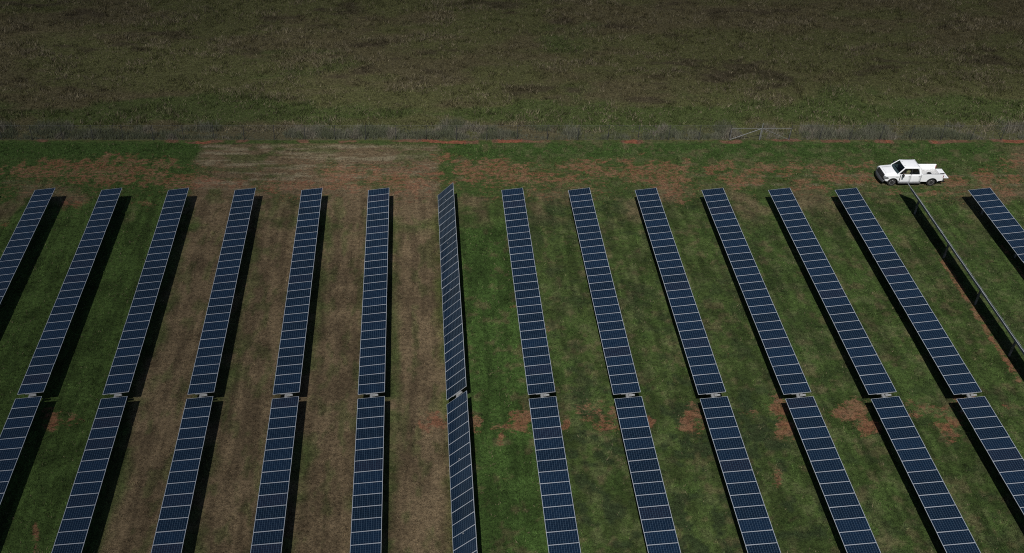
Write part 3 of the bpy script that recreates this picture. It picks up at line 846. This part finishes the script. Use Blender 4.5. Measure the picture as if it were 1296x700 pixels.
    for y0, y1 in ((0.0, 0.13), (W - 0.13, W)):
        m = MB(); m.prism(prof, y0, y1)
        s = m.build('bed_side', M['white'], t, bevel=0.03, seg=3)
        c = MB(); c.box((BX0 + 0.08, y0 + 0.055, BZ + 0.001), (BX1 - 0.05, y1 - 0.03, BZ + 0.014)); c.build('rail_strip', M['white' if y0 > 1 else 'darkgrey'], s)  # thin strip along each bed rail, dark grey on the near one, white on the far
    m = MB(); m.box((BX0, 0.132, 0.78), (BX1, W - 0.132, 0.84)); m.build('bed_floor', M['bedliner'], t)
    m = MB(); m.box((BX0, 0.132, 0.842), (BX0 + 0.06, W - 0.132, BZ)); m.build('bed_front', M['white'], t)
    m = MB()
    for y0, y1 in ((0.132, 0.40), (W - 0.40, W - 0.132)):
        m.box((rw[0] - 0.42, y0, 0.842), (rw[0] + 0.42, y1, 1.05))
    m.build('wheel_house', M['white'], t, bevel=0.05)
    tg = MB(); tg.box((BX1 + 0.015, 0.17, 0.80), (BX1 + 0.60, W - 0.17, 0.865)); tgo = tg.build('tailgate', M['white'], t, bevel=0.015)
    for yy in (0.15, W - 0.15):
        c = MB(); c.tube((BX1 - 0.04, yy, 1.22), (BX1 + 0.42, yy + (0.04 if yy < 1 else -0.04), 0.88), 0.010, 6); c.build('cable', M['darkgrey'], tgo)
    for y0, y1 in ((-0.008, 0.16), (W - 0.16, W + 0.008)):
        m = MB(); m.box((BX1 - 0.07, y0, 0.92), (BX1 + 0.012, y1, 1.24)); m.build('tail_light', M['redlens'], t, bevel=0.015)
    m = MB(); m.box((BX1 - 0.05, 0.05, 0.50), (BX1 + 0.17, W - 0.05, 0.70)); m.build('rear_bumper', M['darkgrey'], t, bevel=0.03)
pickup()

def bed_things():
    b = MB(); b.box((-0.15, -0.17, 0), (0.15, 0.17, 0.30))
    r = b.build('tool_box', M['black'], None, bevel=0.02)
    r.location = (TX + 4.75, TY + 0.62, 0.842)
    h = MB(); h.tube((-0.08, 0, 0.305), (-0.08, 0, 0.35), 0.012, 6); h.tube((0.08, 0, 0.305), (0.08, 0, 0.35), 0.012, 6); h.tube((-0.09, 0, 0.35), (0.09, 0, 0.35), 0.014, 6)
    h.build('handle', M['darkgrey'], r)
    tag(r, 'small black box standing in the load bed of the white pickup', 'box')
    p = MB(); p.tube((0, 0, 0), (1.05, 0.10, 0.02), 0.03, 8); p.tube((0.95, 0.09, 0.02), (1.35, 0.13, 0.03), 0.055, 8)
    o = p.build('pole', M['darkgrey']); o.location = (TX + 4.95, TY + 0.66, 0.93)
    tag(o, 'dark grey pole lying along the pickup bed behind the black box', 'pole')
    q = MB(); q.bar((0, 0, 0), (1.25, 0.0, 0), 0.12, 0.05)
    o = q.build('plank', M['lightbox']); o.location = (TX + 4.78, TY + 0.42, 0.868)
    tag(o, 'pale board lying flat along the near side of the pickup bed', 'board')
bed_things()

# ------------------------------------------------------------------ driver, seated behind the wheel
def driver():
    root_loc = Vector((TX, TY, 0))
    V, E, RAD = [], [], []
    def add(p, r, par=None):
        V.append(p); RAD.append(r)
        if par is not None: E.append((par, len(V) - 1))
        return len(V) - 1
    pel = add((2.58, 0.56, 1.03), 0.135)
    bel = add((2.62, 0.56, 1.18), 0.135, pel); ches = add((2.64, 0.56, 1.37), 0.15, bel)
    up = add((2.63, 0.56, 1.47), 0.10, ches); neck = add((2.60, 0.56, 1.545), 0.055, up)
    hd = add((2.575, 0.56, 1.63), 0.085, neck); hd2 = add((2.57, 0.56, 1.71), 0.095, hd); add((2.575, 0.56, 1.785), 0.07, hd2)
    add((2.475, 0.56, 1.655), 0.022, hd)                                            # nose
    for s in (-1, 1):
        sh = add((2.62, 0.56 + s * 0.18, 1.43), 0.065, ches if s < 0 else ches)
        el = add((2.47, 0.56 + s * 0.25, 1.20), 0.045, sh)
        wr = add((2.20, 0.56 + s * 0.19, 1.21), 0.030, el)
        pm = add((2.12, 0.56 + s * 0.185, 1.225), 0.034, wr)
        for k in range(4):                                                          # fingers closed round the rim
            dy = (k - 1.5) * 0.018; L = (0.85, 1.0, 0.95, 0.75)[k]
            f1 = add((2.075, 0.56 + s * 0.18 + dy, 1.245), 0.009, pm)
            f2 = add((2.045, 0.56 + s * 0.18 + dy, 1.215), 0.0085, f1)
            add((2.065, 0.56 + s * 0.18 + dy, 1.215 - 0.028 * L), 0.0075, f2)
        t1 = add((2.11, 0.56 + s * 0.155, 1.25), 0.011, pm); add((2.075, 0.56 + s * 0.145, 1.235), 0.009, t1)
        hp = add((2.50, 0.56 + s * 0.10, 1.01), 0.10, pel); kn = add((2.10, 0.56 + s * 0.13, 1.06), 0.07, hp); an = add((1.95, 0.56 + s * 0.12, 0.80), 0.045, kn); add((1.86, 0.56 + s * 0.12, 0.775), 0.035, an)
    me = bpy.data.meshes.new('person'); me.from_pydata(V, E, [])
    o = bpy.data.objects.new('person', me); COL.objects.link(o)
    o.modifiers.new('skin', 'SKIN')
    if not me.skin_vertices:
        bpy.context.view_layer.objects.active = o
    for i, sv in enumerate(me.skin_vertices[0].data):
        sv.radius = (RAD[i], RAD[i]); sv.use_root = (i == 0)
    ss = o.modifiers.new('smooth', 'SUBSURF'); ss.levels = 1; ss.render_levels = 2
    me.materials.append(M['skin'])
    o.location = root_loc
    tag(o, 'person in a pale yellow vest at the wheel of the white pickup', 'person')
    # vest wraps the trunk
    v = MB(); prof = [(1.02, 0.165, 0.20), (1.15, 0.165, 0.20), (1.30, 0.175, 0.215), (1.42, 0.165, 0.225), (1.50, 0.11, 0.13)]
    n = 20; rings = []
    for zz, a, b in prof:
        rings.append([v.bm.verts.new((2.63 + a * math.cos(2*math.pi*i/n), 0.56 + b * math.sin(2*math.pi*i/n), zz)) for i in range(n)])
    for a, b in zip(rings, rings[1:]):
        for i in range(n): v.bm.faces.new([a[i], a[(i+1) % n], b[(i+1) % n], b[i]])
    v.build('vest', M['vest'], o, smooth=True)
    tr = MB()
    for s in (-1, 1):
        tr.tube((2.58, 0.56 + s * 0.10, 1.03), (2.09, 0.56 + s * 0.13, 1.065), 0.115, 12, r2=0.085); tr.tube((2.10, 0.56 + s * 0.13, 1.06), (1.955, 0.56 + s * 0.12, 0.81), 0.085, 12, r2=0.06)
    tr.build('trousers', M['shirt'], o, smooth=True)
    hr = MB(); hr.grid(lambda a, b: (2.585 + 0.105 * math.cos(2*math.pi*a) * math.sin(b * 1.45 + 0.01), 0.56 + 0.10 * math.sin(2*math.pi*a) * math.sin(b * 1.45 + 0.01), 1.715 + 0.105 * math.cos(b * 1.45)), 18, 6)
    hr.build('hair', M['hair'], o, smooth=True)
driver()

# ------------------------------------------------------------------ unseen volumes added high behind the camera to shade the west and far field
def shade_volume_mat(name, dens):
    k = NT(name)
    v = k.n('ShaderNodeVolumePrincipled'); v.inputs['Color'].default_value = (0.9, 0.9, 0.9, 1); v.inputs['Density'].default_value = dens
    k.t.links.new(v.outputs[0], k.out.inputs['Volume'])
    return k.m
def shade_volume(tx, ty, h, rx, ry, rz, tau, label):
    """added ellipsoidal volume, out of view, whose shadow is centred on ground point (tx, ty)"""
    bm = bmesh.new(); bmesh.ops.create_icosphere(bm, subdivisions=4, radius=1.0)
    for v in bm.verts:
        p = v.co.normalized()
        n = 1 + 0.10 * math.sin(3.1 * p.x + 1.3 * tx) * math.cos(2.7 * p.y + 0.7 * ty) + 0.05 * math.sin(7 * p.x - 5 * p.y + 4 * p.z)
        v.co = Vector((p.x * rx, p.y * ry, p.z * rz)) * n
    me = bpy.data.meshes.new('shade_volume'); bm.to_mesh(me); bm.free()
    for p in me.polygons: p.use_smooth = True
    me.materials.append(shade_volume_mat('shade_volume_medium', tau / (2 * rz) * SUN.z))
    o = bpy.data.objects.new('shade_volume', me); COL.objects.link(o)
    o.location = (tx - 0.212 * h, ty - 0.758 * h, h)
    tag(o, label, 'shade_volume', kind='stuff')
SHADE_VOLUMES = [
    (-66, 62, 420, 70, 85, 22, 0.85, 'unseen flat volume added to dim the left solar rows'),
    (60, 168, 420, 170, 62, 22, 0.95, 'unseen flat volume added to dim the far pasture'),
]
for c in SHADE_VOLUMES: shade_volume(*c)

# ------------------------------------------------------------------ light, sky, camera
elev = math.asin(SUN.z); azim = math.atan2(SUN.x, SUN.y)
w = bpy.data.worlds.new('World'); scene.world = w; w.use_nodes = True
nt = w.node_tree; nt.nodes.clear()
out = nt.nodes.new('ShaderNodeOutputWorld'); bg = nt.nodes.new('ShaderNodeBackground'); sky = nt.nodes.new('ShaderNodeTexSky')
sky.sky_type = 'NISHITA'; sky.sun_disc = False; sky.sun_elevation = elev; sky.sun_rotation = azim; sky.air_density = 1.0; sky.dust_density = 0.6
bg.inputs[1].default_value = 0.05
nt.links.new(sky.outputs[0], bg.inputs[0]); nt.links.new(bg.outputs[0], out.inputs[0])
sl = bpy.data.lights.new('sun', 'SUN'); sl.energy = 5.0; sl.angle = R(0.53); sl.color = (1.0, 0.968, 0.925)
so = bpy.data.objects.new('sun', sl); COL.objects.link(so)
so.rotation_euler = SUN.to_track_quat('Z', 'Y').to_euler(); so.location = (0, -60, 120)

cam = bpy.data.cameras.new('camera'); co = bpy.data.objects.new('camera', cam); COL.objects.link(co)
cam.sensor_width = 36; cam.sensor_fit = 'HORIZONTAL'; cam.lens = FOC / 1296 * 36
cam.shift_x = (648 - CX) / 1296
cam.clip_start = 0.5; cam.clip_end = 9000
co.location = (0, 0, CAM_H); co.rotation_euler = (math.pi / 2 - PITCH, 0, 0)
scene.camera = co
vs = scene.view_settings
scene.display_settings.display_device = 'sRGB'
vs.view_transform = 'Standard'; vs.look = 'None'; vs.exposure = -0.33; vs.gamma = 1.0; vs.use_curve_mapping = False
scene.cycles.max_bounces = 6; scene.cycles.transparent_max_bounces = 8; scene.cycles.use_denoising = False
scene.cycles.pixel_filter_type = 'BLACKMAN_HARRIS'; scene.cycles.filter_width = 1.05
